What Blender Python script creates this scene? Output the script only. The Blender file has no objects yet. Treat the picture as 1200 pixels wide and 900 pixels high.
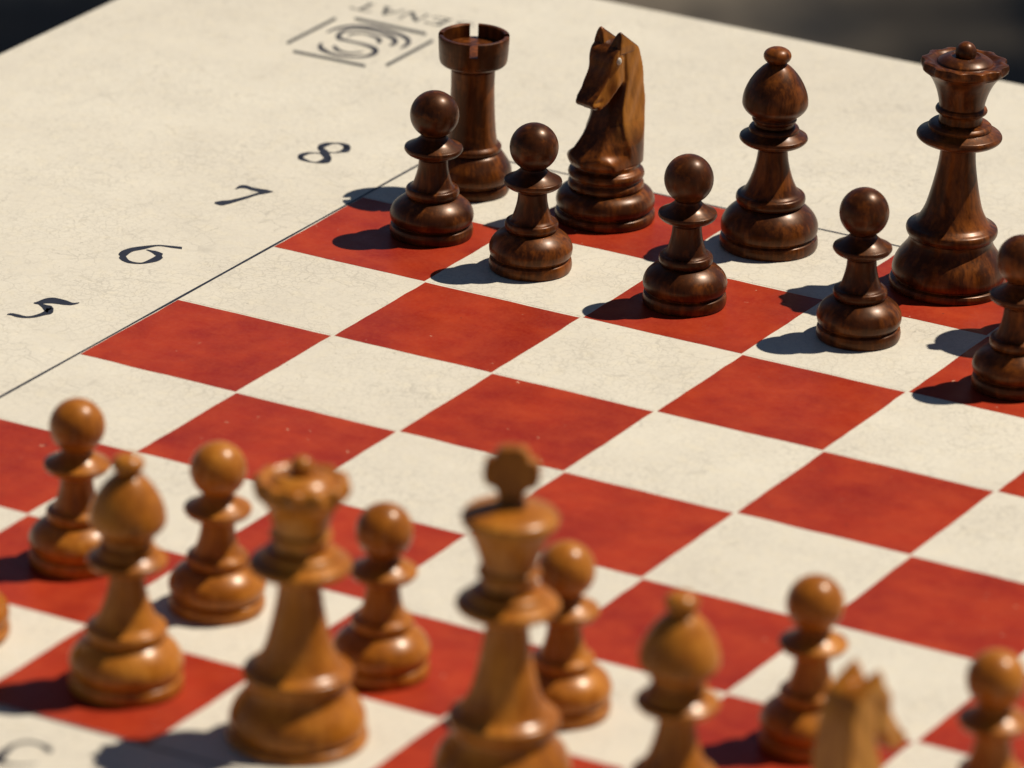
import bpy, bmesh, math, random
import numpy as np
from mathutils import Vector, Matrix

S = 0.05                      # metres per chess square
scn = bpy.context.scene
COL = scn.collection

# ------------------------------------------------------------------ camera
# solved from the corners of the painted squares (units: squares, origin at the a1 corner, x along the files, y along the ranks)
CAM_F = 7309.88               # focal length in pixels of the 1200 px wide photograph
CAM_P = np.array([17.153365, -22.342417, 12.345768])
CAM_R = np.array([[0.87039565, 0.49149929, 0.0289802],
                  [0.20489271, -0.30806549, -0.92903963],
                  [-0.44769452, 0.81456989, -0.36884348]])   # rows: right, down, forward
cam_data = bpy.data.cameras.new('camera')
cam = bpy.data.objects.new('camera', cam_data)
COL.objects.link(cam)
right, down, fwd = (Vector(r) for r in CAM_R)
m = Matrix((right, -down, -fwd)).transposed().to_4x4()
m.translation = Vector(CAM_P) * S
cam.matrix_world = m
cam_data.sensor_width = 36
cam_data.lens = 36 * CAM_F / 1200
cam_data.clip_start = 0.05
cam_data.clip_end = 200
cam_data.dof.use_dof = True
cam_data.dof.focus_distance = 34.75 * S
cam_data.dof.aperture_fstop = 14.0
cam_data.dof.aperture_blades = 0
scn.camera = cam

# ------------------------------------------------------------------ sky, sun, exposure
SUN_EL, SUN_AZ = math.radians(59.0), math.atan2(0.632, 0.775)   # azimuth from +Y towards +X
world = bpy.data.worlds.new('World')
scn.world = world
world.use_nodes = True
wn = world.node_tree.nodes
sky = wn.new('ShaderNodeTexSky')
sky.sky_type = 'NISHITA'
sky.sun_disc = False
sky.sun_elevation = SUN_EL
sky.sun_rotation = SUN_AZ
sky.altitude = 1200
sky.air_density = 0.8
sky.dust_density = 0.2
sky.ozone_density = 1.0
world.node_tree.links.new(sky.outputs[0], wn['Background'].inputs[0])
wn['Background'].inputs[1].default_value = 0.05
sun_data = bpy.data.lights.new('sun', 'SUN')
sun_data.energy = 5.0
sun_data.angle = math.radians(0.53)
sun_data.color = (1.0, 0.95, 0.86)
sun = bpy.data.objects.new('sun', sun_data)
COL.objects.link(sun)
sdir = Vector((math.sin(SUN_AZ) * math.cos(SUN_EL), math.cos(SUN_AZ) * math.cos(SUN_EL), math.sin(SUN_EL)))
sun.rotation_euler = sdir.to_track_quat('Z', 'Y').to_euler()
sun.location = sdir * 3
vs = scn.view_settings
vs.view_transform = 'Standard'
vs.look = 'None'
vs.exposure = 0.0
vs.gamma = 1.0
vs.use_curve_mapping = False
scn.render.engine = 'CYCLES'
scn.cycles.max_bounces = 6
scn.cycles.diffuse_bounces = 4
scn.cycles.glossy_bounces = 2

# ------------------------------------------------------------------ material helpers
def newmat(name):
    mt = bpy.data.materials.new(name)
    mt.use_nodes = True
    nt = mt.node_tree
    b = nt.nodes['Principled BSDF']
    return mt, nt, b

class N:
    """small node-building helper"""
    def __init__(s, nt): s.nt = nt
    def n(s, t, **kw):
        nd = s.nt.nodes.new(t)
        for k, v in kw.items(): setattr(nd, k, v)
        return nd
    def link(s, a, b): s.nt.links.new(a, b)
    def put(s, sock, v):
        if isinstance(v, bpy.types.NodeSocket): s.link(v, sock)
        else: sock.default_value = v
    def pos(s):
        return s.n('ShaderNodeNewGeometry').outputs['Position']
    def mapping(s, vec, scale=(1, 1, 1), rot=(0, 0, 0), loc=(0, 0, 0)):
        mp = s.n('ShaderNodeMapping')
        s.link(vec, mp.inputs['Vector'])
        mp.inputs['Scale'].default_value = scale
        mp.inputs['Rotation'].default_value = rot
        mp.inputs['Location'].default_value = loc
        return mp.outputs[0]
    def noise(s, vec, scale, detail=4, rough=.55, dist=0, out='Fac'):
        nd = s.n('ShaderNodeTexNoise')
        s.link(vec, nd.inputs['Vector'])
        nd.inputs['Scale'].default_value = scale
        nd.inputs['Detail'].default_value = detail
        nd.inputs['Roughness'].default_value = rough
        nd.inputs['Distortion'].default_value = dist
        return nd.outputs[out]
    def edge(s, vec, scale):
        nd = s.n('ShaderNodeTexVoronoi', feature='DISTANCE_TO_EDGE')
        s.link(vec, nd.inputs['Vector'])
        nd.inputs['Scale'].default_value = scale
        return nd.outputs['Distance']
    def ramp(s, fac, stops, interp='LINEAR'):
        nd = s.n('ShaderNodeValToRGB')
        s.link(fac, nd.inputs[0])
        cr = nd.color_ramp
        cr.interpolation = interp
        while len(cr.elements) < len(stops): cr.elements.new(.5)
        for e, (p, c) in zip(cr.elements, stops):
            e.position = p
            e.color = (c, c, c, 1) if not isinstance(c, (tuple, list)) else tuple(c) + (1,)
        return nd.outputs[0]
    def mix(s, fac, a, b, mode='MIX'):
        nd = s.n('ShaderNodeMix', data_type='RGBA', blend_type=mode)
        s.put(nd.inputs[0], fac)
        for sk, v in ((nd.inputs[6], a), (nd.inputs[7], b)):
            if isinstance(v, (tuple, list)): sk.default_value = tuple(v) + (1,)
            else: s.link(v, sk)
        return nd.outputs[2]
    def math(s, op, a, b=0., c=0., clamp=False):
        nd = s.n('ShaderNodeMath', operation=op, use_clamp=clamp)
        for sk, v in zip(nd.inputs, (a, b, c)): s.put(sk, v)
        return nd.outputs[0]
    def bump(s, h, strength, dist):
        nd = s.n('ShaderNodeBump')
        nd.inputs['Strength'].default_value = strength
        nd.inputs['Distance'].default_value = dist
        s.link(h, nd.inputs['Height'])
        return nd.outputs[0]

def cracks(g, p):
    """fine crazing of the old varnish: 0 on a crack, 1 between cracks; patchy"""
    d = g.noise(p, 260, 3, .6, out='Color')
    dv = g.n('ShaderNodeVectorMath', operation='MULTIPLY_ADD')
    g.link(d, dv.inputs[0]); dv.inputs[1].default_value = (.0045, .0045, 0); g.link(p, dv.inputs[2])
    e1 = g.ramp(g.edge(dv.outputs[0], 430), [(0, 0), (.07, 1)])
    e2 = g.ramp(g.edge(g.mapping(dv.outputs[0], loc=(3.1, 1.7, 0)), 170), [(0, 0), (.035, 1)])
    gate = g.ramp(g.noise(p, 28, 3), [(.38, 0), (.62, 1)])
    gate2 = g.ramp(g.noise(g.mapping(p, loc=(5, 5, 0)), 60, 2), [(.42, 0), (.6, 1)])
    c1 = g.math('MULTIPLY', g.math('SUBTRACT', 1., e1), g.math('MULTIPLY_ADD', gate, .75, .25))
    c2 = g.math('MULTIPLY', g.math('SUBTRACT', 1., e2), gate2)
    return g.math('MAXIMUM', c1, c2)

def mat_cream():
    mt, nt, b = newmat('cream_varnished_board')
    g = N(nt)
    p = g.pos()
    big = g.ramp(g.noise(p, 5.5, 3, .5), [(.3, 0), (.7, 1)])
    base = g.mix(big, (.700, .630, .500), (.625, .550, .430))
    mid = g.ramp(g.noise(p, 45, 3, .65), [(.3, 0), (.75, 1)])
    base = g.mix(g.math('MULTIPLY', mid, .35), base, (.53, .465, .365))
    fine = g.ramp(g.noise(p, 700, 3, .7), [(.35, 0), (.7, 1)])
    base = g.mix(g.math('MULTIPLY', fine, .2), base, (.47, .41, .315))
    warm = g.ramp(g.noise(g.mapping(p, loc=(2, 7, 0)), 190, 3, .6), [(.5, 0), (.75, 1)])
    base = g.mix(g.math('MULTIPLY', warm, .35), base, (.70, .60, .42))
    cr = cracks(g, p)
    base = g.mix(g.math('MULTIPLY', cr, .34), base, (.22, .19, .15))
    spk = g.ramp(g.noise(g.mapping(p, loc=(9, 3, 0)), 420, 2, .5), [(.735, 0), (.76, 1)])
    base = g.mix(g.math('MULTIPLY', spk, .55), base, (.2, .17, .13))
    g.link(base, b.inputs['Base Color'])
    rg = g.ramp(g.noise(p, 60, 2), [(.3, .42), (.7, .58)])
    g.link(rg, b.inputs['Roughness'])
    b.inputs['Specular IOR Level'].default_value = .2
    g.link(g.bump(g.noise(p, 340, 3, .65), .22, .0006), b.inputs['Normal'])
    return mt

def mat_red():
    mt, nt, b = newmat('red_painted_square')
    g = N(nt)
    p = g.pos()
    big = g.ramp(g.noise(p, 30, 4, .6), [(.36, 0), (.62, 1)])
    base = g.mix(big, (.235, .0125, .0055), (.345, .026, .0065))
    mid = g.ramp(g.noise(g.mapping(p, loc=(4, 1, 0)), 90, 3, .65), [(.35, 0), (.75, 1)])
    base = g.mix(g.math('MULTIPLY', mid, .55), base, (.45, .058, .014))
    dk = g.ramp(g.noise(g.mapping(p, loc=(1, 8, 0)), 38, 4, .6), [(.45, 0), (.7, 1)])
    base = g.mix(g.math('MULTIPLY', dk, .6), base, (.20, .010, .0050))
    fine = g.noise(p, 900, 3, .7)
    base = g.mix(g.math('MULTIPLY', g.ramp(fine, [(.4, 0), (.8, 1)]), .35), base, (.43, .068, .026))
    sg = g.noise(g.mapping(p, loc=(3, 3, 0)), 30, 2)
    chips = g.math('MULTIPLY', g.ramp(g.noise(p, 380, 2, .55), [(.722, 0), (.75, 1)]), g.ramp(sg, [(.50, 0), (.62, 1)]))
    base = g.mix(chips, base, (.60, .36, .22))
    pits = g.ramp(g.noise(g.mapping(p, loc=(6, 2, 0)), 300, 2, .5), [(.745, 0), (.765, 1)])
    base = g.mix(g.math('MULTIPLY', pits, .7), base, (.09, .02, .015))
    g.link(base, b.inputs['Base Color'])
    g.link(g.ramp(g.noise(p, 70, 2), [(.3, .36), (.7, .5)]), b.inputs['Roughness'])
    b.inputs['Specular IOR Level'].default_value = .16
    g.link(g.bump(g.noise(p, 280, 2, .6), .2, .0005), b.inputs['Normal'])
    return mt

def mat_wood(name, dark, mid, light, rough, spec=.5, coat=.0, tint=(1, 1, 1)):
    """turned, stained and varnished wood with the grain along the height"""
    mt, nt, b = newmat(name)
    g = N(nt)
    p = g.pos()
    warp = g.noise(p, 55, 2, .5, out='Color')
    dv = g.n('ShaderNodeVectorMath', operation='MULTIPLY_ADD')
    g.link(warp, dv.inputs[0]); dv.inputs[1].default_value = (.006, .006, .006); g.link(p, dv.inputs[2])
    gr = g.noise(g.mapping(dv.outputs[0], scale=(1, 1, .16)), 620, 3, .65)
    gr2 = g.noise(g.mapping(dv.outputs[0], scale=(1, 1, .3), loc=(7, 2, 1)), 130, 4, .6)
    blot = g.noise(g.mapping(p, loc=(2, 5, 3)), 42, 4, .6)
    f = g.math('ADD', g.math('MULTIPLY', gr, .35), g.math('ADD', g.math('MULTIPLY', gr2, .35), g.math('MULTIPLY', blot, .45)))
    base = g.ramp(f, [(.40, dark), (.56, mid), (.72, light)])
    worn = g.ramp(g.noise(g.mapping(p, loc=(8, 8, 8)), 210, 3, .7), [(.55, 0), (.72, 1)])
    base = g.mix(g.math('MULTIPLY', worn, .38), base, light)
    g.link(base, b.inputs['Base Color'])
    g.link(g.ramp(g.noise(p, 160, 2, .6), [(.3, rough - .06), (.7, rough + .09)]), b.inputs['Roughness'])
    b.inputs['Specular IOR Level'].default_value = spec
    b.inputs['Specular Tint'].default_value = tuple(tint) + (1,)      # amber varnish
    b.inputs['Coat Weight'].default_value = coat
    b.inputs['Coat Roughness'].default_value = rough * .75
    g.link(g.bump(g.noise(g.mapping(p, scale=(1, 1, .25)), 480, 2, .6), .13, .0004), b.inputs['Normal'])
    return mt

def mat_horse(src, name, worn_col):
    """the stained wood with the stain rubbed off the carved flat sides"""
    mt = src.copy(); mt.name = name
    nt = mt.node_tree; g = N(nt); b = nt.nodes['Principled BSDF']
    old = b.inputs['Base Color'].links[0].from_socket
    tc = g.n('ShaderNodeTexCoord')
    sx = g.n('ShaderNodeSeparateXYZ'); g.link(tc.outputs['Normal'], sx.inputs[0])
    so = g.n('ShaderNodeSeparateXYZ'); g.link(tc.outputs['Object'], so.inputs[0])
    side = g.ramp(g.math('ABSOLUTE', sx.outputs[0]), [(.72, 0), (.96, 1)])
    up = g.ramp(g.math('DIVIDE', so.outputs[2], S), [(.46, 0), (.62, 1)])
    nz = g.ramp(g.noise(g.mapping(g.pos(), scale=(1, 1, .35)), 120, 4, .65), [(.28, 0), (.52, 1)])
    f = g.math('MULTIPLY', g.math('MULTIPLY', side, up), nz)
    g.link(g.mix(g.math('MULTIPLY', f, .85), old, worn_col), b.inputs['Base Color'])
    return mt

def mat_plain(name, col, rough, var=.25, scale=300):
    mt, nt, b = newmat(name)
    g = N(nt)
    f = g.ramp(g.noise(g.pos(), scale, 4, .6), [(.3, 0), (.7, 1)])
    g.link(g.mix(f, tuple(c * (1 - var) for c in col), tuple(c * (1 + var) for c in col)), b.inputs['Base Color'])
    b.inputs['Roughness'].default_value = rough
    return mt

def mat_ground():
    mt, nt, b = newmat('dark_ground')
    g = N(nt)
    p = g.pos()
    # sunlit patch painted pale, uneven in outline, on ground coloured dark for shade
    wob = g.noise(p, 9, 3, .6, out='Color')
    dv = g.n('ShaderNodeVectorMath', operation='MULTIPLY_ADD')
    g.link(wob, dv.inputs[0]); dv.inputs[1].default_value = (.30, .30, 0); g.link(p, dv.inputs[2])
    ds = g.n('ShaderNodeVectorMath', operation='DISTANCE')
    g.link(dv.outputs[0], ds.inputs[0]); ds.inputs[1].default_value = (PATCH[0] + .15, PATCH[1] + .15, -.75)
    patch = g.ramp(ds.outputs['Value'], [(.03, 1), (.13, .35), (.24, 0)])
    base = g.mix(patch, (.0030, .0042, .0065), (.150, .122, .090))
    speck = g.ramp(g.noise(g.mapping(p, loc=(.4, .2, 0)), 9, 3, .6), [(.50, 0), (.68, 1)])
    base = g.mix(g.math('MULTIPLY', speck, .8), base, (.020, .021, .023))
    grit = g.ramp(g.noise(p, 26, 4, .7), [(.4, 0), (.75, 1)])
    base = g.mix(g.math('MULTIPLY', grit, .5), base, (.010, .010, .011))
    g.link(base, b.inputs['Base Color'])
    b.inputs['Roughness'].default_value = .95
    b.inputs['Specular IOR Level'].default_value = .02
    g.link(g.bump(g.noise(p, 60, 5, .7), .5, .01), b.inputs['Normal'])
    return mt

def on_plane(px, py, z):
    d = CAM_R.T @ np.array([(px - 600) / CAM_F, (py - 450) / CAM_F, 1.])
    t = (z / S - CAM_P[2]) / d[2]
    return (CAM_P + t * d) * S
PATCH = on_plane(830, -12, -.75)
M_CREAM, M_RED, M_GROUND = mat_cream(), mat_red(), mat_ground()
M_INK = mat_plain('black_ink', (.014, .014, .022), .5)
M_INK2 = mat_plain('faded_grey_ink', (.035, .035, .033), .55, .4, 500)
M_DARK = mat_wood('dark_stained_wood', (.012, .0028, .0008), (.055, .0134, .0025), (.235, .0620, .0075), .37, .28, .20, (1, .48, .18))
M_PALE = mat_wood('honey_stained_wood', (.15, .038, .0035), (.335, .101, .0085), (.53, .195, .022), .33, .26, .24, (1, .74, .46))
M_HORSE = mat_horse(M_DARK, 'dark_stained_wood_worn', (.50, .185, .026))
M_HORSE2 = mat_horse(M_PALE, 'honey_stained_wood_worn', (.50, .21, .034))
M_IRON = mat_plain('dark_painted_iron', (.03, .03, .032), .5)
M_EYE = mat_plain('pale_worn_wood', (.5, .42, .32), .4)  # pale colour paints the white highlight onto the eyes

# ------------------------------------------------------------------ object helpers
def link(name, mesh, mat, parent=None):
    o = bpy.data.objects.new(name, mesh)
    COL.objects.link(o)
    if mat is not None and not mesh.materials: mesh.materials.append(mat)
    if parent is not None: o.parent = parent
    return o

def empty(name, loc, rz=0):
    o = bpy.data.objects.new(name, None)
    COL.objects.link(o)
    o.empty_display_size = .01
    o.location = loc
    o.rotation_euler = (0, 0, rz)
    return o

def tag(o, label, cat, group=None):
    o['label'] = label
    o['category'] = cat
    if group: o['group'] = group

def mesh_from(verts, faces, name, smooth=True, recalc=False):
    me = bpy.data.meshes.new(name)
    me.from_pydata([tuple(v) for v in verts], [], [tuple(f) for f in faces])
    if recalc:
        bm = bmesh.new(); bm.from_mesh(me)
        bmesh.ops.recalc_face_normals(bm, faces=bm.faces)
        bm.to_mesh(me); bm.free()
    me.polygons.foreach_set('use_smooth', [smooth] * len(me.polygons))
    me.update()
    return me

def fillet_profile(pts, sub=5, eps=.006):
    """Catmull-Rom through the points, broken (with a tiny rounded edge) at points flagged 1"""
    runs, cur = [], []
    for q in pts:
        cur.append(np.array(q[:2], float))
        if len(q) > 2:
            runs.append(cur); cur = [np.array(q[:2], float)]
    if len(cur) > 1: runs.append(cur)
    out = []
    for i, r in enumerate(runs):
        if len(r) < 2: continue
        P = [2 * r[0] - r[1]] + r + [2 * r[-1] - r[-2]]
        seg = []
        for k in range(1, len(P) - 2):
            p0, p1, p2, p3 = P[k - 1:k + 3]
            n = sub if len(r) > 2 else 2
            for t in np.linspace(0, 1, n, endpoint=False):
                seg.append(.5 * ((2 * p1) + (-p0 + p2) * t + (2 * p0 - 5 * p1 + 4 * p2 - p3) * t * t + (-p0 + 3 * p1 - 3 * p2 + p3) * t ** 3))
        seg.append(r[-1])
        out.append(seg)
    res = [out[0][0]]
    for i, seg in enumerate(out):
        s = [np.array(q) for q in seg]
        L = np.linalg.norm(s[-1] - s[0])
        e = min(eps, L * .25)
        if i > 0:                              # soften the shared corner
            a, c, d = out[i - 1][-2], seg[0], seg[1]
            da = (a - c) / (np.linalg.norm(a - c) + 1e-9); dd = (d - c) / (np.linalg.norm(d - c) + 1e-9)
            e1 = min(eps, np.linalg.norm(a - c) * .45); e2 = min(eps, np.linalg.norm(d - c) * .45)
            res[-1] = c + da * e1
            mid = .25 * (c + da * e1) + .5 * c + .25 * (c + dd * e2)
            res += [mid, c + dd * e2]
        res += s[1:]
    return [(max(float(q[0]), 0.), float(q[1])) for q in res]

SEG = 72
def lathe(prof, name, seg=SEG, mod=None):
    """closed turned solid; mod(theta, r, z) -> r lets a carver cut into the rim"""
    prof = list(prof)
    verts, rings, faces = [], [], []
    for r, z in prof:
        if r < 1e-5:
            rings.append([len(verts)]); verts.append((0, 0, z * S))
        else:
            ring = []
            for k in range(seg):
                th = 2 * math.pi * k / seg
                rr = mod(th, r, z) if mod else r
                ring.append(len(verts)); verts.append((rr * math.cos(th) * S, rr * math.sin(th) * S, z * S))
            rings.append(ring)
    for a, b in zip(rings, rings[1:]):
        for k in range(seg):
            k2 = (k + 1) % seg
            if len(a) == 1 and len(b) == 1: continue
            if len(a) == 1: faces.append((a[0], b[k2], b[k]))
            elif len(b) == 1: faces.append((a[k], a[k2], b[0]))
            else: faces.append((a[k], a[k2], b[k2], b[k]))
    return mesh_from(verts, faces, name, True, True)

def turned_part(pts, name, bottom=True, top=True, mod=None, seg=SEG):
    """closes a part with plugs that sink into its neighbours"""
    pr = fillet_profile(pts)
    if pr[0][0] > 1e-5:
        r, z = pr[0]
        pr = ([(0, z - .012), (r * .8, z - .012), (r, z)] if bottom else [(0, z)]) + pr[1:]
    if pr[-1][0] > 1e-5:
        r, z = pr[-1]
        pr = pr[:-1] + [(r, z), (r * .8, z - .004), (0, z - .004)]
    return lathe(pr, name, seg, mod)

def ball_profile(rc, zc, r0, n=16):
    a0 = math.asin(min(1, r0 / rc))
    return [(rc * math.sin(a), zc - rc * math.cos(a)) for a in np.linspace(a0, math.pi, n)][:-1] + [(0, zc + rc)]

def raw_part(prof, name, seg=SEG, mod=None):
    r, z = prof[0]
    return lathe([(0, z - .012), (r * .8, z - .012)] + list(prof), name, seg, mod)

# ------------------------------------------------------------------ ground and table
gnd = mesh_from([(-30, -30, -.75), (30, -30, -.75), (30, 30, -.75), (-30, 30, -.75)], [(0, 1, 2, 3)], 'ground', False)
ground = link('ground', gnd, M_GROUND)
ground['kind'] = 'structure'

table = empty('chess_table', (4 * S, 4 * S, -.75))
tag(table, 'cream chess table painted with red and cream squares, holding all the chess pieces', 'table')
TX0, TX1, TY0, TY1 = -3.18 * S, 11.18 * S, -3.03 * S, 11.03 * S

def box_bevel(x0, x1, y0, y1, z0, z1, bev, name, seg=3):
    bm = bmesh.new()
    bmesh.ops.create_cube(bm, size=1)
    for v in bm.verts:
        v.co = Vector(((x0 + x1) / 2 + v.co.x * (x1 - x0), (y0 + y1) / 2 + v.co.y * (y1 - y0), (z0 + z1) / 2 + v.co.z * (z1 - z0)))
    bmesh.ops.bevel(bm, geom=bm.edges[:], offset=bev, segments=seg, affect='EDGES', profile=.5)
    me = bpy.data.meshes.new(name)
    bm.to_mesh(me); bm.free()
    return me

def child(name, mesh, mat, parent):
    """parent keeping world coordinates (mesh data is written in world coordinates)"""
    o = link(name, mesh, mat)
    o.parent = parent
    off = Vector((0, 0, 0)); q = parent
    while q is not None:
        off += q.location; q = q.parent
    o.location = -off
    return o

tabletop = child('tabletop', box_bevel(TX0, TX1, TY0, TY1, -.022, 0, .0016, 'tabletop'), M_CREAM, table)
ped = lathe([(q[0] / S, q[1] / S) for q in [(0, -.749), (.21, -.749), (.215, -.742), (.21, -.73), (.06, -.70), (.035, -.66), (.035, -.10), (.05, -.06), (.12, -.035), (.12, -.0225), (0, -.0225)]], 'pedestal', 48)
for v in ped.vertices: v.co.x += 4 * S; v.co.y += 4 * S
child('pedestal', ped, M_IRON, table)

# painted squares: thin films of paint, one object each, sub-parts of the table top
SQ_H = .00004
def square_mesh(name, inset, seed=None):
    """film of paint whose edge wanders a little"""
    rnd = random.Random(seed)
    n = 9
    ring = []
    for side in range(4):
        for k in range(n):
            t = inset + (1 - 2 * inset) * k / n
            d = 0 if seed is None or k == 0 else rnd.uniform(-.0035, .0035)
            x, y = [(t, inset + d), (1 - inset - d, t), (1 - t, 1 - inset - d), (inset + d, 1 - t)][side]
            ring.append((x * S, y * S))
    L = len(ring)
    verts = [(x, y, 0) for x, y in ring] + [(x, y, SQ_H) for x, y in ring]
    faces = [tuple(range(L, 2 * L))] + [(k, (k + 1) % L, L + (k + 1) % L, L + k) for k in range(L)]
    return mesh_from(verts, faces, name, False)
sq_reds = [square_mesh('red_square', .007, k) for k in range(6)]
sq_cream = square_mesh('cream_square', .012)
base_off = Vector((4 * S, 4 * S, -.75))
for fu in range(8):
    for rv in range(8):
        red = (fu + rv) % 2 == 0
        o = link('red_square' if red else 'cream_square', sq_reds[(fu * 3 + rv * 5) % 6] if red else sq_cream, M_RED if red else M_CREAM, tabletop)
        o.location = Vector((fu * S, rv * S, .00001))

# ------------------------------------------------------------------ printed marks
def un(px, py):
    """photograph pixel -> point on the board plane, in squares"""
    d = CAM_R.T @ np.array([(px - 600) / CAM_F, (py - 450) / CAM_F, 1.])
    t = -CAM_P[2] / d[2]
    return (CAM_P + t * d)[:2]

INK_Z = .00008
def ribbon(verts, faces, pts, closed=False, z=INK_Z, sub=6):
    """ribbon of varying width through (x, y, width) points; smooth"""
    P = [np.array(q, float) for q in pts]
    Q = []
    n = len(P)
    rng = range(n) if closed else range(n - 1)
    for k in rng:
        g = (lambda i: P[i % n]) if closed else (lambda i: P[min(max(i, 0), n - 1)])
        p0, p1, p2, p3 = g(k - 1), g(k), g(k + 1), g(k + 2)
        for t in np.linspace(0, 1, sub, endpoint=False):
            Q.append(.5 * ((2 * p1) + (-p0 + p2) * t + (2 * p0 - 5 * p1 + 4 * p2 - p3) * t * t + (-p0 + 3 * p1 - 3 * p2 + p3) * t ** 3))
    if not closed: Q.append(P[-1])
    b0 = len(verts); mq = len(Q)
    for i, q in enumerate(Q):
        a = Q[(i - 1) % mq] if closed else Q[max(i - 1, 0)]
        c = Q[(i + 1) % mq] if closed else Q[min(i + 1, mq - 1)]
        d = (c - a)[:2]; d /= np.linalg.norm(d) + 1e-9
        nn = np.array([-d[1], d[0]]) * max(q[2], .15) / 2
        verts += [tuple(q[:2] + nn), tuple(q[:2] - nn)]
    for i in range(mq if closed else mq - 1):
        j = (i + 1) % mq
        faces.append((b0 + 2 * i, b0 + 2 * i + 1, b0 + 2 * j + 1, b0 + 2 * j))

def print_mark(name, strokes, mat, label=None, org=(0, 0), sc=1., pixels=True, wk=1.):
    """strokes traced on the photograph (crop origin org, scale sc) laid out on the board plane, or given in squares"""
    verts, faces = [], []
    for k, (closed, pts) in enumerate(strokes):
        b0 = len(verts); v, f = [], []
        if pixels: pts = [(org[0] + x / sc, org[1] + y / sc, w * wk / sc) for x, y, w in pts]
        else: pts = [(x * 100, y * 100, w * 100) for x, y, w in pts]
        ribbon(v, f, pts, closed)
        for q in v:
            uv = un(*q) if pixels else np.array(q) / 100
            verts.append((uv[0] * S, uv[1] * S, INK_Z + k * .000003))
        faces += [tuple(i + b0 for i in ff) for ff in f]
    me = mesh_from(verts, faces, name, False)
    bm = bmesh.new(); bm.from_mesh(me)
    for f in bm.faces:
        f.normal_update()
        if f.normal.z < 0: f.normal_flip()
    bm.to_mesh(me); bm.free()
    o = link(name, me, mat, tabletop)
    if label: o['label'] = label
    return o

print_mark('numeral', [(True, [(150, 455, 42), (250, 405, 26), (370, 392, 10), (500, 408, 16), (600, 480, 60), (520, 520, 44), (400, 540, 10), (270, 515, 18)]),
                       (True, [(465, 310, 48), (560, 262, 36), (700, 240, 11), (820, 258, 24), (890, 318, 70), (800, 368, 24), (680, 388, 8), (560, 378, 20)]),
                       (False, [(480, 330, 40), (545, 400, 70), (600, 470, 50)])], M_INK, 'black numeral 8', (340, 150), 1200 / 90, True, 1.7)
print_mark('numeral', [(False, [(475, 225, 8), (550, 190, 34), (640, 188, 38), (740, 220, 36), (860, 245, 40), (960, 262, 44), (1065, 262, 6)]),
                       (False, [(930, 272, 40), (820, 300, 26), (680, 345, 28), (520, 390, 34), (380, 425, 42), (260, 442, 54), (155, 438, 20)])], M_INK, 'black numeral 7', (240, 205), 1200 / 90, True, 1.35)
print_mark('numeral', [(False, [(1060, 250, 24), (900, 232, 20), (720, 215, 14), (520, 245, 34), (350, 275, 44), (240, 330, 72), (190, 368, 60)]),
                       (False, [(190, 360, 50), (240, 395, 60), (320, 445, 28), (480, 465, 14), (620, 430, 40), (710, 395, 60), (770, 355, 60)]),
                       (False, [(780, 360, 50), (700, 325, 46), (640, 300, 24), (560, 275, 8)])], M_INK, 'black numeral 6', (125, 270), 12, True, 1.35)
print_mark('numeral', [(False, [(1115, 240, 8), (1020, 255, 26), (920, 238, 54), (760, 210, 66), (640, 215, 56), (540, 240, 34), (475, 245, 10)]),
                       (False, [(520, 240, 16), (590, 275, 36), (660, 320, 80), (700, 345, 90), (620, 390, 44), (500, 428, 28), (380, 442, 20), (260, 425, 34), (160, 402, 26), (100, 405, 8)])], M_INK, 'black numeral 5', (0, 335), 12, True, 1.25)
print_mark('letter', [(False, [(740, 350, 26), (690, 345, 80), (560, 270, 40), (380, 235, 34), (180, 290, 50), (20, 430, 120), (-40, 500, 90), (140, 550, 36), (330, 560, 22), (520, 548, 14)])], M_INK, 'black letter C', (0, 850), 12)

# maker's emblem: S of several lines in an open frame, the name above it (upside down from here)
LG = ((330, 0), 6., True, 1.0)
print_mark('emblem', [(False, [(38, 305, 20), (210, 218, 20), (380, 130, 20)]), (False, [(515, 132, 20), (760, 184, 20), (1015, 240, 20)]),
                      (False, [(1065, 285, 20), (900, 374, 20), (735, 462, 20)]), (False, [(590, 466, 18), (340, 414, 18), (82, 362, 18)])], M_INK2, 'open frame of four grey lines around the emblem', *LG)
print_mark('emblem', [(False, [(318, 228, 14), (390, 200, 20), (500, 184, 20), (620, 192, 24), (740, 216, 26), (840, 248, 28), (892, 285, 38), (880, 315, 30), (835, 340, 10)]),
                      (False, [(285, 303, 14), (272, 335, 40), (340, 375, 22), (430, 396, 18), (540, 402, 14), (620, 390, 24), (664, 360, 44), (630, 332, 30), (560, 309, 18), (460, 287, 18), (396, 262, 36), (425, 228, 28), (500, 206, 14), (600, 212, 14), (700, 238, 18), (780, 268, 34), (800, 298, 38), (758, 322, 10)]),
                      (False, [(372, 320, 10), (376, 338, 34), (425, 364, 16), (500, 376, 12), (570, 364, 10)]),
                      (False, [(470, 262, 10), (490, 240, 16), (570, 236, 12), (650, 258, 20), (692, 286, 36), (672, 304, 12)])], M_INK, 'black S drawn with several lines', (330, 0), 6., True, .84)

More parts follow.
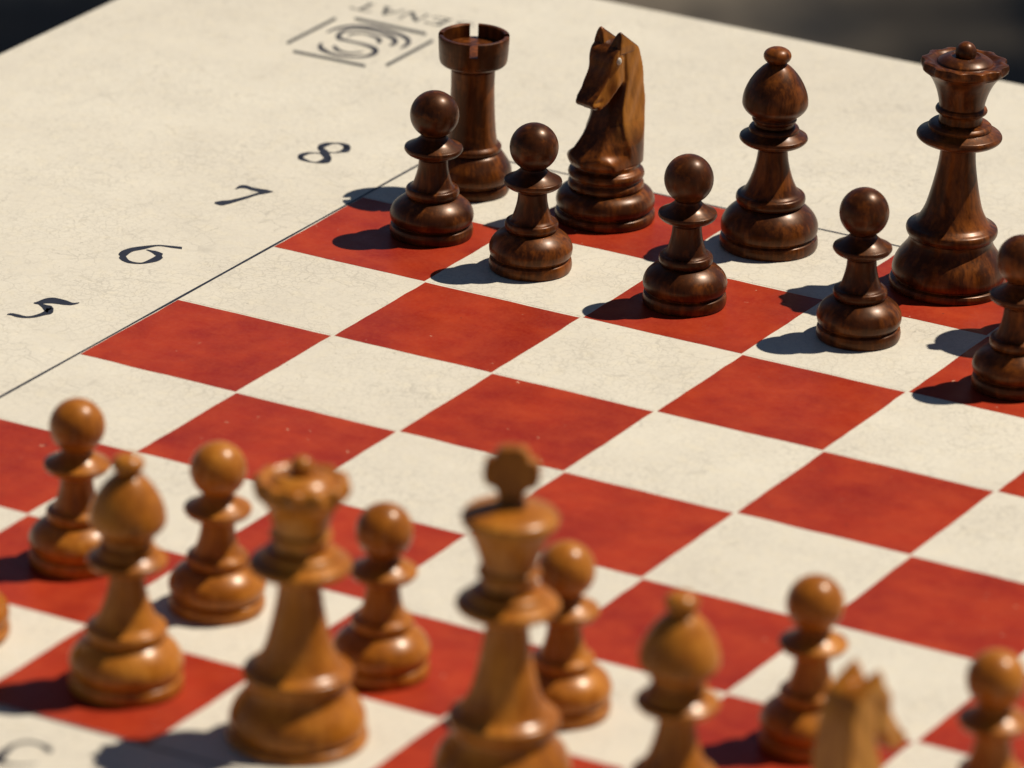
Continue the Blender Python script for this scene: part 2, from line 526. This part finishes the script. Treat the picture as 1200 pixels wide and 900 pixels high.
def letter_mark(ch, u, v, h, w):
    """a printed capital, read from the far side of the board: its top points to -v, its right to -u"""
    th, tn = .20 * w, .10 * w
    G = {'T': [(.5, 0, .5, 1, th), (0, 1, 1, 1, tn), (0, 1, 0, .82, tn), (1, 1, 1, .82, tn), (.3, 0, .7, 0, tn)],
         'A': [(.05, 0, .5, 1, tn), (.5, 1, .95, 0, th), (.22, .36, .78, .36, tn), (-.06, 0, .2, 0, tn), (.78, 0, 1.1, 0, tn)],
         'N': [(.08, 0, .08, 1, tn), (.08, 1, .92, 0, th), (.92, 0, .92, 1, tn), (-.05, 1, .2, 1, tn), (-.05, 0, .2, 0, tn), (.8, 1, 1.05, 1, tn)],
         'E': [(.2, 0, .2, 1, th), (.05, 1, .9, 1, tn), (.05, 0, .95, 0, tn), (.2, .52, .7, .52, tn), (.9, 1, .9, .8, tn), (.95, 0, .95, .22, tn)],
         'S': None}[ch]
    if G is None:
        st = [(False, [(u - x * w, v - y * h, q * w) for x, y, q in [(.9, .8, .1), (.6, 1., .07), (.2, .85, .12), (.25, .6, .15), (.7, .42, .17), (.88, .2, .13), (.5, 0, .07), (.08, .2, .1)]])]
    else:
        st = [(False, [(u - x0 * w, v - y0 * h, t), (u - x1 * w, v - y1 * h, t)]) for x0, y0, x1, y1, t in G]
    print_mark('letter', st, M_INK2, 'grey letter ' + ch, pixels=False)

tl, el = un(428, 8.5), un(513, 25)      # feet of the letters lie on this line
step = (el - tl) / 3
for k, ch in enumerate('TANES'):
    c = tl + step * k
    letter_mark(ch, c[0] + .068, c[1] + .075, .145, .135)

# ruled border of the playing field
def rule(x0, y0, x1, y1, w0, w1, n=16, seed=0):
    rnd = random.Random(seed)
    st = []
    for k in range(n + 1):
        t = k / n
        st.append((x0 + (x1 - x0) * t, y0 + (y1 - y0) * t, w0 + (w1 - w0) * rnd.random()))
    print_mark('border_line', [(False, st)], M_INK, pixels=False)
rule(-.006, -.01, -.006, 8.01, .013, .020, seed=1)
rule(-.01, 8.006, 8.01, 8.006, .012, .018, seed=2)
rule(8.006, 8.01, 8.006, -.01, .012, .018, seed=3)
rule(8.01, -.006, -.01, -.006, .012, .018, seed=4)

# ------------------------------------------------------------------ turned chess pieces (profiles in squares: radius, height, 1 = crease)
PAWN = dict(
    base=[(0, 0), (.226, 0, 1), (.234, .012), (.236, .040), (.231, .065, 1), (.214, .075, 1), (.216, .080), (.230, .091), (.237, .118), (.235, .144), (.219, .178), (.188, .207), (.158, .226), (.139, .234)],
    stem=[(.139, .234, 1), (.148, .245), (.152, .265), (.146, .286), (.126, .293, 1), (.112, .310), (.096, .358), (.085, .410), (.081, .466)],
    collar=[(.081, .466, 1), (.112, .478), (.149, .497), (.165, .518), (.163, .535, 1), (.140, .546), (.108, .565), (.080, .590), (.072, .606)])
BISHOP = dict(
    base=[(0, 0), (.268, 0, 1), (.277, .012), (.278, .042), (.273, .066, 1), (.256, .075, 1), (.258, .081), (.271, .094), (.275, .124), (.270, .158), (.250, .196), (.220, .228), (.192, .250), (.178, .258)],
    stem=[(.178, .258, 1), (.191, .270), (.197, .294), (.190, .318), (.168, .327, 1), (.150, .346), (.126, .395), (.105, .458), (.090, .525), (.081, .600)],
    collar=[(.081, .600, 1), (.120, .611), (.168, .630), (.192, .653), (.190, .672, 1), (.165, .686), (.140, .703, 1), (.142, .717), (.134, .730, 1), (.112, .735)],
    head=[(.112, .735, 1), (.112, .756), (.122, .763), (.126, .775), (.121, .787, 1), (.133, .796), (.163, .822), (.182, .852), (.185, .880), (.178, .926), (.157, .980), (.126, 1.032), (.090, 1.074), (.060, 1.100), (.045, 1.112)],
    finial=[(.045, 1.112, 1), (.066, 1.122), (.078, 1.146), (.071, 1.174), (.042, 1.195), (0, 1.202)])
QUEEN = dict(
    base=[(0, 0), (.322, 0, 1), (.333, .010), (.334, .030), (.329, .046, 1), (.307, .055, 1), (.308, .061), (.320, .073), (.323, .104), (.315, .142), (.297, .182), (.272, .216), (.250, .246), (.238, .276), (.237, .300)],
    stem=[(.237, .300, 1), (.252, .312), (.261, .336), (.255, .360), (.230, .373, 1), (.201, .396), (.166, .460), (.142, .545), (.121, .645), (.106, .735), (.098, .832)],
    collar=[(.098, .832, 1), (.150, .842), (.210, .860), (.238, .880), (.242, .897), (.233, .912, 1), (.200, .926), (.178, .936, 1), (.180, .953), (.165, .968, 1), (.125, .974)],
    head=[(.125, .974, 1), (.122, 1.008), (.127, 1.027), (.143, 1.034), (.147, 1.046), (.141, 1.059, 1), (.128, 1.066, 1), (.134, 1.105), (.152, 1.164), (.180, 1.220), (.212, 1.258), (.236, 1.274)],
    crown=[(.236, 1.274), (.247, 1.286), (.250, 1.306), (.246, 1.326, 1), (.215, 1.331), (.172, 1.316, 1), (.160, 1.318), (.152, 1.330), (.120, 1.350), (.085, 1.360, 1), (.072, 1.352), (.045, 1.352)])
PALE_QUEEN = dict(QUEEN)
PALE_QUEEN['head'] = QUEEN['head'][:7] + [(.134, 1.100), (.148, 1.150), (.170, 1.196), (.194, 1.226), (.205, 1.236)]
PALE_QUEEN['crown'] = [(.205, 1.236), (.220, 1.250), (.230, 1.276), (.228, 1.304), (.212, 1.324), (.185, 1.326), (.160, 1.312, 1), (.150, 1.314), (.142, 1.324), (.115, 1.342), (.085, 1.352, 1), (.072, 1.346), (.045, 1.346)]
KING = dict(
    base=QUEEN['base'],
    stem=[(.237, .300, 1), (.252, .314), (.261, .340), (.255, .364), (.230, .378, 1), (.201, .402), (.166, .470), (.142, .560), (.121, .664), (.106, .758), (.098, .854)],
    collar=[(q[0], q[1] + .022) + tuple(q[2:]) for q in QUEEN['collar']],
    head=[(.125, .996, 1), (.122, 1.035), (.127, 1.056), (.143, 1.063), (.147, 1.076), (.141, 1.090, 1), (.128, 1.098, 1), (.136, 1.140), (.156, 1.200), (.182, 1.262), (.205, 1.302)],
    crown=[(.205, 1.302), (.220, 1.316), (.227, 1.338), (.220, 1.360), (.200, 1.374), (.175, 1.384), (.140, 1.394), (.085, 1.408, 1), (.066, 1.420), (.060, 1.436), (.045, 1.446)])
ROOK = dict(
    base=[(0, 0), (.222, 0, 1), (.229, .012), (.231, .036), (.226, .055, 1), (.211, .064, 1), (.213, .072), (.235, .090), (.241, .125), (.232, .165), (.209, .202), (.186, .234), (.168, .248)],
    stem=[(.168, .248, 1), (.176, .259), (.177, .277), (.166, .290, 1), (.153, .300), (.143, .360), (.135, .450), (.130, .550), (.127, .650), (.129, .756)])
KNIGHT = dict(
    base=[(0, 0), (.280, 0, 1), (.291, .012), (.292, .036), (.287, .054, 1), (.270, .063, 1), (.272, .070), (.285, .086), (.288, .118), (.275, .155), (.245, .180), (.213, .192)],
    collar=[(.213, .192, 1), (.221, .204), (.220, .226), (.205, .243, 1), (.203, .250, 1), (.217, .260), (.223, .280), (.215, .300), (.196, .312, 1), (.186, .322), (.186, .345)])

MESH = {}
for nm, prof in (('pawn', PAWN), ('bishop', BISHOP), ('queen', QUEEN), ('pale_queen', PALE_QUEEN), ('king', KING), ('rook', ROOK), ('knight', KNIGHT)):
    MESH[nm] = []
    for part, pts in prof.items():
        pts2 = [q[:2] if i == 0 else q for i, q in enumerate(pts)]
        if 'queen' in nm and part == 'crown':
            z0, dep = (1.270, .020) if nm == 'queen' else (1.240, .024)
            def scallop(th, r, z, z0=z0, dep=dep):
                if r < .17 or z < z0: return r
                k = (th * 12 / (2 * math.pi)) % 1.0
                dd = abs(k - .5) * 2                        # 0 in the middle of a gouge
                cut = max(0., 1 - (dd / .78) ** 2)
                edge = min(1., max(0., (r - .17) / .05))
                return r - dep * cut * edge * min(1., max(0., (z - z0 + .002) / .04))
            me = turned_part(pts2, part, mod=scallop, seg=144)
        else:
            me = turned_part(pts2, part)
        MESH[nm].append((part, me))
MESH['pawn'].append(('head', raw_part(ball_profile(.1385, .727, .070, 22), 'head')))
MESH['queen'].append(('finial', raw_part(ball_profile(.060, 1.378, .040, 16), 'finial', 40)))
MESH['pale_queen'].append(('finial', raw_part(ball_profile(.055, 1.380, .040, 16), 'finial', 40)))

def cross_mesh():
    """stubby king's cross: broad flared arms with shallow notches between them"""
    n = 8
    out = []
    a, t, nt = .118, .078, .062              # arm reach, half width of the arm's end, notch
    zc = 1.562
    pts = [(-.050, -.118), (.050, -.118), (.056, -.085), (.072, -.062), (.108, -.054), (.120, -.015), (.118, .030), (.106, .062), (.072, .068), (.066, .102), (.036, .118),
           (-.036, .118), (-.066, .102), (-.072, .068), (-.106, .062), (-.118, .030), (-.120, -.015), (-.108, -.054), (-.072, -.062), (-.056, -.085)]
    bm = bmesh.new()
    w = .040
    f0 = [bm.verts.new((x * 1.1 * S, -w * S, (zc + z * 1.1) * S)) for x, z in pts]
    f1 = [bm.verts.new((x * 1.1 * S, w * S, (zc + z * 1.1) * S)) for x, z in pts]
    bm.faces.new(f0); bm.faces.new(f1[::-1])
    for i in range(len(pts)):
        j = (i + 1) % len(pts)
        bm.faces.new((f0[i], f1[i], f1[j], f0[j]))
    bmesh.ops.recalc_face_normals(bm, faces=bm.faces)
    eds = [e for e in bm.edges]
    bmesh.ops.bevel(bm, geom=eds, offset=.016 * S, segments=4, clamp_overlap=True, affect='EDGES', profile=.5)
    me = bpy.data.meshes.new('cross')
    bm.to_mesh(me); bm.free()
    me.polygons.foreach_set('use_smooth', [False] * len(me.polygons))
    return me
MESH['king'].append(('cross', cross_mesh()))

def rook_crown():
    """cup with four saw cuts: a solid drum, and four wall quarters standing on its rim"""
    zf = .872
    drum = turned_part([(.129, .756), (.152, .761), (.182, .775), (.192, .785, 1), (.195, .789), (.194, .797, 1), (.199, .803), (.2045, zf, 1), (.172, zf + .001), (.10, zf + .006), (0, zf + .010)], 'crown')
    walls = []
    sec = [(.2045, zf - .003), (.2085, .940), (.206, .949), (.200, .952), (.184, .951), (.179, .946), (.173, zf - .003)]
    hw = .0235
    n = 14
    for q in range(4):
        verts, faces = [], []
        for i in range(n + 1):
            for r, z in sec:
                a0 = math.asin(hw / r)
                th = q * math.pi / 2 + a0 + (math.pi / 2 - 2 * a0) * i / n
                verts.append((r * math.cos(th) * S, r * math.sin(th) * S, z * S))
        L = len(sec)
        for i in range(n):
            for k in range(L):
                k2 = (k + 1) % L
                faces.append((i * L + k, (i + 1) * L + k, (i + 1) * L + k2, i * L + k2))
        faces.append(tuple(range(L))); faces.append(tuple(n * L + k for k in range(L))[::-1])
        me = mesh_from(verts, faces, 'battlement', True, True)
        bm = bmesh.new(); bm.from_mesh(me)
        for e in bm.edges:
            if len(e.link_faces) == 2 and e.calc_face_angle(0) > .5: e.smooth = False
        bm.to_mesh(me); bm.free()
        walls.append(me)
    return drum, walls
DRUM, WALLS = rook_crown()
MESH['rook'].append(('crown', DRUM))
for w in WALLS: MESH['rook'].append(('battlement', w))

# ---- carved horse head: a distance field meshed with surface nets (x across, y towards the nose, z up; squares)
def surface_net(f, o, h, name):
    nx, ny, nz = f.shape
    sg = f < 0
    acc = np.zeros((nx - 1, ny - 1, nz - 1, 3)); cnt = np.zeros((nx - 1, ny - 1, nz - 1))
    C = [(a, b, c) for a in (0, 1) for b in (0, 1) for c in (0, 1)]
    def sl(c): return f[c[0]:nx - 1 + c[0], c[1]:ny - 1 + c[1], c[2]:nz - 1 + c[2]]
    for a in C:
        for b in C:
            if sum(b) - sum(a) == 1 and all(y >= x for x, y in zip(a, b)):
                fa, fb = sl(a), sl(b)
                hit = (fa < 0) != (fb < 0)
                t = np.where(hit, fa / np.where(fa - fb == 0, 1, fa - fb), 0)
                for d in range(3): acc[..., d] += np.where(hit, a[d] + t * (b[d] - a[d]), 0)
                cnt += hit
    act = cnt > 0
    idx = -np.ones(act.shape, int); idx[act] = np.arange(act.sum())
    g = np.argwhere(act)
    verts = (g + acc[act] / cnt[act][:, None]) * h + o
    faces = []
    for d in range(3):
        e1, e2 = [k for k in range(3) if k != d]
        s0 = [slice(None)] * 3; s1 = [slice(None)] * 3
        s0[d] = slice(0, -1); s1[d] = slice(1, None)
        for i, j, k in np.argwhere(sg[tuple(s0)] != sg[tuple(s1)]):
            p = [i, j, k]
            if p[e1] < 1 or p[e2] < 1 or p[e1] >= act.shape[e1] or p[e2] >= act.shape[e2]: continue
            def at(a, b):
                q = list(p); q[e1] -= a; q[e2] -= b
                return idx[tuple(q)]
            faces.append((at(0, 0), at(1, 0), at(1, 1), at(0, 1)))
    return mesh_from(verts * S, faces, name, True, True)

def poly_sd(Y, Z, poly):
    P = np.array(poly, float); d = np.full(Y.shape, 1e9); inside = np.zeros(Y.shape, bool)
    for a, b in zip(P, np.roll(P, -1, 0)):
        e = b - a; wy, wz = Y - a[0], Z - a[1]
        t = np.clip((wy * e[0] + wz * e[1]) / (e @ e), 0, 1)
        d = np.minimum(d, (wy - e[0] * t) ** 2 + (wz - e[1] * t) ** 2)
        c = ((a[1] <= Z) & (b[1] > Z)) | ((b[1] <= Z) & (a[1] > Z))
        with np.errstate(divide='ignore', invalid='ignore'):
            xi = a[0] + (Z - a[1]) / (b[1] - a[1] + 1e-12) * e[0]
        inside ^= c & (Y < xi)
    d = np.sqrt(d)
    return np.where(inside, -d, d)

def smooth_poly(pts, sub=5):
    P = [np.array(q[:2], float) for q in pts]; n = len(P); out = []
    for k in range(n):
        p0, p1, p2, p3 = P[k - 1], P[k], P[(k + 1) % n], P[(k + 2) % n]
        if len(pts[k]) > 2: p0 = 2 * p1 - p2
        if len(pts[(k + 1) % n]) > 2: p3 = 2 * p2 - p1
        for t in np.linspace(0, 1, sub, endpoint=False):
            out.append(.5 * ((2 * p1) + (-p0 + p2) * t + (2 * p0 - 5 * p1 + 4 * p2 - p3) * t * t + (-p0 + 3 * p1 - 3 * p2 + p3) * t ** 3))
    return out

def smax(a, b, k): 
    h = np.clip(.5 + .5 * (a - b) / k, 0, 1)
    return b + (a - b) * h + k * h * (1 - h)
def smin(a, b, k): return -smax(-a, -b, k)
def ss(x, a, b):
    t = np.clip((x - a) / (b - a), 0, 1)
    return t * t * (3 - 2 * t)

def horse():
    h = .0085
    o = np.array([-.27, -.27, .30])
    X, Y, Z = np.meshgrid(*(o[i] + h * np.arange(n) for i, n in enumerate((64, 66, 104))), indexing='ij')
    out = smooth_poly([(-.215, .335, 1), (-.232, .375), (-.230, .42), (-.212, .52), (-.198, .65), (-.186, .80), (-.170, .93), (-.142, 1.015), (-.100, 1.050), (-.04, 1.060), (.02, 1.052),
                       (.065, 1.020), (.088, .975), (.098, .925), (.118, .875), (.160, .812), (.205, .765), (.222, .742, 1), (.205, .715, 1), (.170, .716, 1), (.155, .690, 1), (.120, .698), (.088, .726), (.050, .775), (.018, .812), (-.004, .826, 1),
                       (.016, .780), (.032, .720), (.050, .660), (.074, .600), (.104, .540), (.142, .485), (.184, .436), (.216, .402), (.234, .370), (.215, .335, 1)])
    y1 = o[1] + h * np.arange(66); z1 = o[2] + h * np.arange(104)
    Y2, Z2 = np.meshgrid(y1, z1, indexing='ij')
    d2 = poly_sd(Y2, Z2, out)[None]
    z = Z2; y = Y2
    slab = np.interp(z, [.33, .40, .44, .50, .60, .75, .90, 1.02, 1.1], [.215, .232, .208, .166, .132, .116, .108, .102, .096])
    R = np.interp(z, [.33, .37, .42, .60, 1.1], [.215, .232, .236, .240, .245])
    circ = np.sqrt(np.maximum(R ** 2 - y ** 2, 1e-4))
    w = np.minimum(slab, circ)
    # the back edge of the mane is rounded off
    w = np.minimum(w, np.sqrt(np.maximum(.0, .19 ** 2 - np.clip(-(y + .045), 0, .2) ** 2)) * .95 + .0)
    # front limit of the mane on the side of the neck
    yb = np.interp(z, [.40, .46, .56, .67, .74, .82, 1.0, 1.1], [.0, .012, .024, .026, .004, -.018, -.014, -.01])
    front = np.maximum(y - yb, 0)
    # neck: a facet falling from the mane to the narrow flat front
    yf = np.interp(z, [.37, .402, .435, .485, .54, .60, .66, .72, .78], [.234, .216, .184, .142, .104, .074, .050, .032, .016])
    wf = np.interp(z, [.36, .42, .50, .62, .74], [.150, .112, .086, .068, .050])
    t = np.clip((yf - y) / np.maximum(yf - yb, .03), 0, 1)
    wn = np.minimum(w, wf + (w - .010 - wf) * t)
    wn = np.where(y < yb, w, wn)
    low = ss(z, .375, .44)
    wn = wn * low + w * (1 - low)
    # head: cheek, then a tapering muzzle
    wh = np.interp(y, [-.05, .0, .05, .10, .16, .22], [.104, .102, .100, .088, .076, .074])
    wh = wh + .010 * np.exp(-(((y - .045) / .05) ** 2 + ((z - .845) / .06) ** 2))
    wh = wh - .020 * np.exp(-(((y - .115) / .03) ** 2 + ((z - .925) / .05) ** 2))     # hollow under the brow
    jaw = np.interp(y, [-.04, -.004, .018, .05, .088, .155, .25], [.84, .828, .814, .777, .728, .690, .690])
    wn = wn - .036 * np.exp(-((z - (jaw - .035)) / .035) ** 2) * ss(front, .0, .02)      # throat
    head = ss(z - jaw, -.012, .008) * ss(y, -.045, -.025)
    w2 = wn * (1 - head) + np.minimum(w, wh) * head
    # carved line behind the jaw, mouth line, locks of the mane
    w2 = w2 - .010 * np.exp(-((y - yb) / .010) ** 2) * ss(z, .50, .6)
    w2 = w2 - .010 * np.exp(-((z - (.748 + (.2 - y) * .1)) / .008) ** 2) * ss(y, .13, .16)
    w2 = w2 - .0022 * np.sin(z * 30 + y * 55) * ss(-(y - yb), .01, .06) * ss(z, .55, .7)
    soft = w2.copy()
    for _ in range(2):
        soft[1:-1, 1:-1] = (soft[1:-1, 1:-1] * 4 + soft[:-2, 1:-1] + soft[2:, 1:-1] + soft[1:-1, :-2] + soft[1:-1, 2:]) / 8
    w2 = soft
    d = smax(d2, np.abs(X) - w2[None], .014)
    # groove between the two ears
    ridge = Z - (1.055 - .25 * np.abs(X))
    # flat underside
    d = np.maximum(d, .338 - Z)
    d = np.maximum(d, np.sqrt(X ** 2 + Y ** 2) - .234)
    body = surface_net(d, o, h, 'horse_head')
    ears = []
    for s in (-1, 1):
        he = .005
        oo = np.array([s * .078 - .06, -.20, .98])
        X, Y, Z = np.meshgrid(*(oo[i] + he * np.arange(n) for i, n in enumerate((25, 52, 36))), indexing='ij')
        pl = poly_sd(Y, Z, [(.038, 1.0), (.030, 1.06), (.012, 1.128), (-.002, 1.134), (-.025, 1.112), (-.065, 1.080), (-.110, 1.045), (-.135, 1.0)])
        cx = s * np.interp(Z, [1.0, 1.13], [.058, .074])
        hw = np.interp(Z, [.99, 1.05, 1.10, 1.135], [.046, .040, .027, .009])
        d = smax(pl, np.abs(X - cx) - hw, .014)
        # hollow of the ear, open to the front
        holl = np.sqrt(((X - cx) / .022) ** 2 + ((Y - .052) / .030) ** 2 + ((Z - 1.070) / .045) ** 2) - 1
        d = smax(d, -holl * .022, .006)
        ears.append(surface_net(d, oo, he, 'ear'))
    return body, ears
HORSE, EARS = horse()
MESH['knight'].append(('horse_head', HORSE))
for e in EARS: MESH['knight'].append(('ear', e))
def eye_mesh(s):
    bm = bmesh.new()
    bmesh.ops.create_uvsphere(bm, u_segments=16, v_segments=10, radius=1)
    for v in bm.verts:
        v.co = Vector(((s * .098 + v.co.x * .016) * S, (.034 + v.co.y * .019) * S, (.972 + v.co.z * .023) * S))
    me = bpy.data.meshes.new('eye'); bm.to_mesh(me); bm.free()
    me.polygons.foreach_set('use_smooth', [True] * len(me.polygons))
    return me
for s in (-1, 1): MESH['knight'].append(('eye', eye_mesh(s)))

# separate mesh data per colour (one material each), shared between alike pieces
VAR = {}
def piece(kind, colour, u, v, label, group, rz=0., tilt=(0, 0)):
    key = (kind, colour)
    if key not in VAR:
        VAR[key] = []
        for part, me in MESH[kind]:
            c = me.copy()
            c.materials.clear()
            dk = colour == 'dark'
            c.materials.append(M_EYE if part == 'eye' and dk else (M_HORSE if dk else M_HORSE2) if part in ('horse_head', 'ear') else (M_DARK if dk else M_PALE))
            VAR[key].append((part, c))
    root = empty(kind.replace('pale_', ''), (u * S, v * S, SQ_H + .00003), rz)
    rnd = random.Random(kind + str(round(u, 2)) + str(round(v, 2)))
    root.rotation_euler = (tilt[0] + math.radians(rnd.uniform(-.25, .25)), tilt[1] + math.radians(rnd.uniform(-.25, .25)), rz)
    k = rnd.uniform(.985, 1.012)
    root.scale = (k, k, rnd.uniform(.99, 1.01))
    tag(root, label, 'chess piece', group)
    for part, me in VAR[key]:
        link(part, me, None, root)
    return root

GD, GP = 'dark chess pieces', 'pale honey chess pieces'
R = math.radians
piece('rook', 'dark', .459, 7.453, 'dark brown rook with notched crown beside the dark knight', GD, R(29.5))
piece('knight', 'dark', 1.333, 7.489, 'dark brown knight carved as a horse head, between dark rook and dark bishop', GD, R(167))
piece('bishop', 'dark', 2.336, 7.600, 'dark brown bishop with round knob, between dark knight and dark queen', GD, .7)
piece('queen', 'dark', 3.475, 7.585, 'dark brown queen with scalloped crown behind a dark pawn', GD, .3, (0, R(1.2)))
piece('king', 'dark', 4.515, 7.49, 'dark brown king with a cross, next to the dark queen', GD, R(35))
piece('pawn', 'dark', .642, 6.688, 'dark brown pawn on a red square in front of the dark rook', GD, .2)
piece('pawn', 'dark', 1.384, 6.520, 'dark brown pawn on a cream square in front of the dark knight', GD, 1.1)
piece('pawn', 'dark', 2.368, 6.517, 'dark brown pawn on a red square in front of the dark bishop', GD, 2.5)
piece('pawn', 'dark', 3.412, 6.588, 'dark brown pawn on a cream square in front of the dark queen', GD, 3.6)
piece('pawn', 'dark', 4.450, 6.395, 'dark brown pawn on a red square, beside the pawn in front of the dark queen', GD, 4.4)

def from_head(px, py, z):
    """board position of a piece whose point at height z shows at this pixel"""
    d = CAM_R.T @ np.array([(px - 600) / CAM_F, (py - 450) / CAM_F, 1.])
    t = (z - CAM_P[2]) / d[2]
    return (CAM_P + t * d)[:2]
for (px, py), lb, rz in [((90, 500), 'honey coloured pawn on a red square, right behind the pale bishop beside the pale queen', .5),
                     ((256, 551), 'honey coloured pawn on a cream square between the pale bishop and the pale queen', 1.7),
                     ((450, 624), 'honey coloured pawn on a red square between the pale queen and the pale king', 2.9),
                     ((664, 668), 'honey coloured pawn on a cream square, partly hidden behind the pale king', 4.1),
                     ((955, 706), 'honey coloured pawn on a red square, partly hidden behind the pale knight', 5.0),
                     ((1168, 797), 'honey coloured pawn standing past the pale knight, with a cream square around it', 5.9)]:
    q = from_head(px, py, .727)
    piece('pawn', 'pale', q[0], q[1], lb, GP, rz)
piece('bishop', 'pale', 2.545, .515, 'honey coloured bishop on a red square next to the black letter C', GP, 1.0)
piece('pale_queen', 'pale', 3.535, .455, 'honey coloured queen with scalloped crown between a pale bishop and the king', GP, .9)
piece('king', 'pale', 4.600, .520, 'honey coloured king topped with a stubby cross, beside the pale queen', GP, R(25))
piece('bishop', 'pale', 5.500, .500, 'honey coloured bishop between the pale king and the pale knight', GP, 2.2)
piece('knight', 'pale', 6.480, .390, 'honey coloured knight carved as a horse head, beside a pale bishop', GP, R(-19))
piece('knight', 'pale', 1.500, .560, 'honey coloured knight next to the pale bishop beside the letter C', GP, R(8))
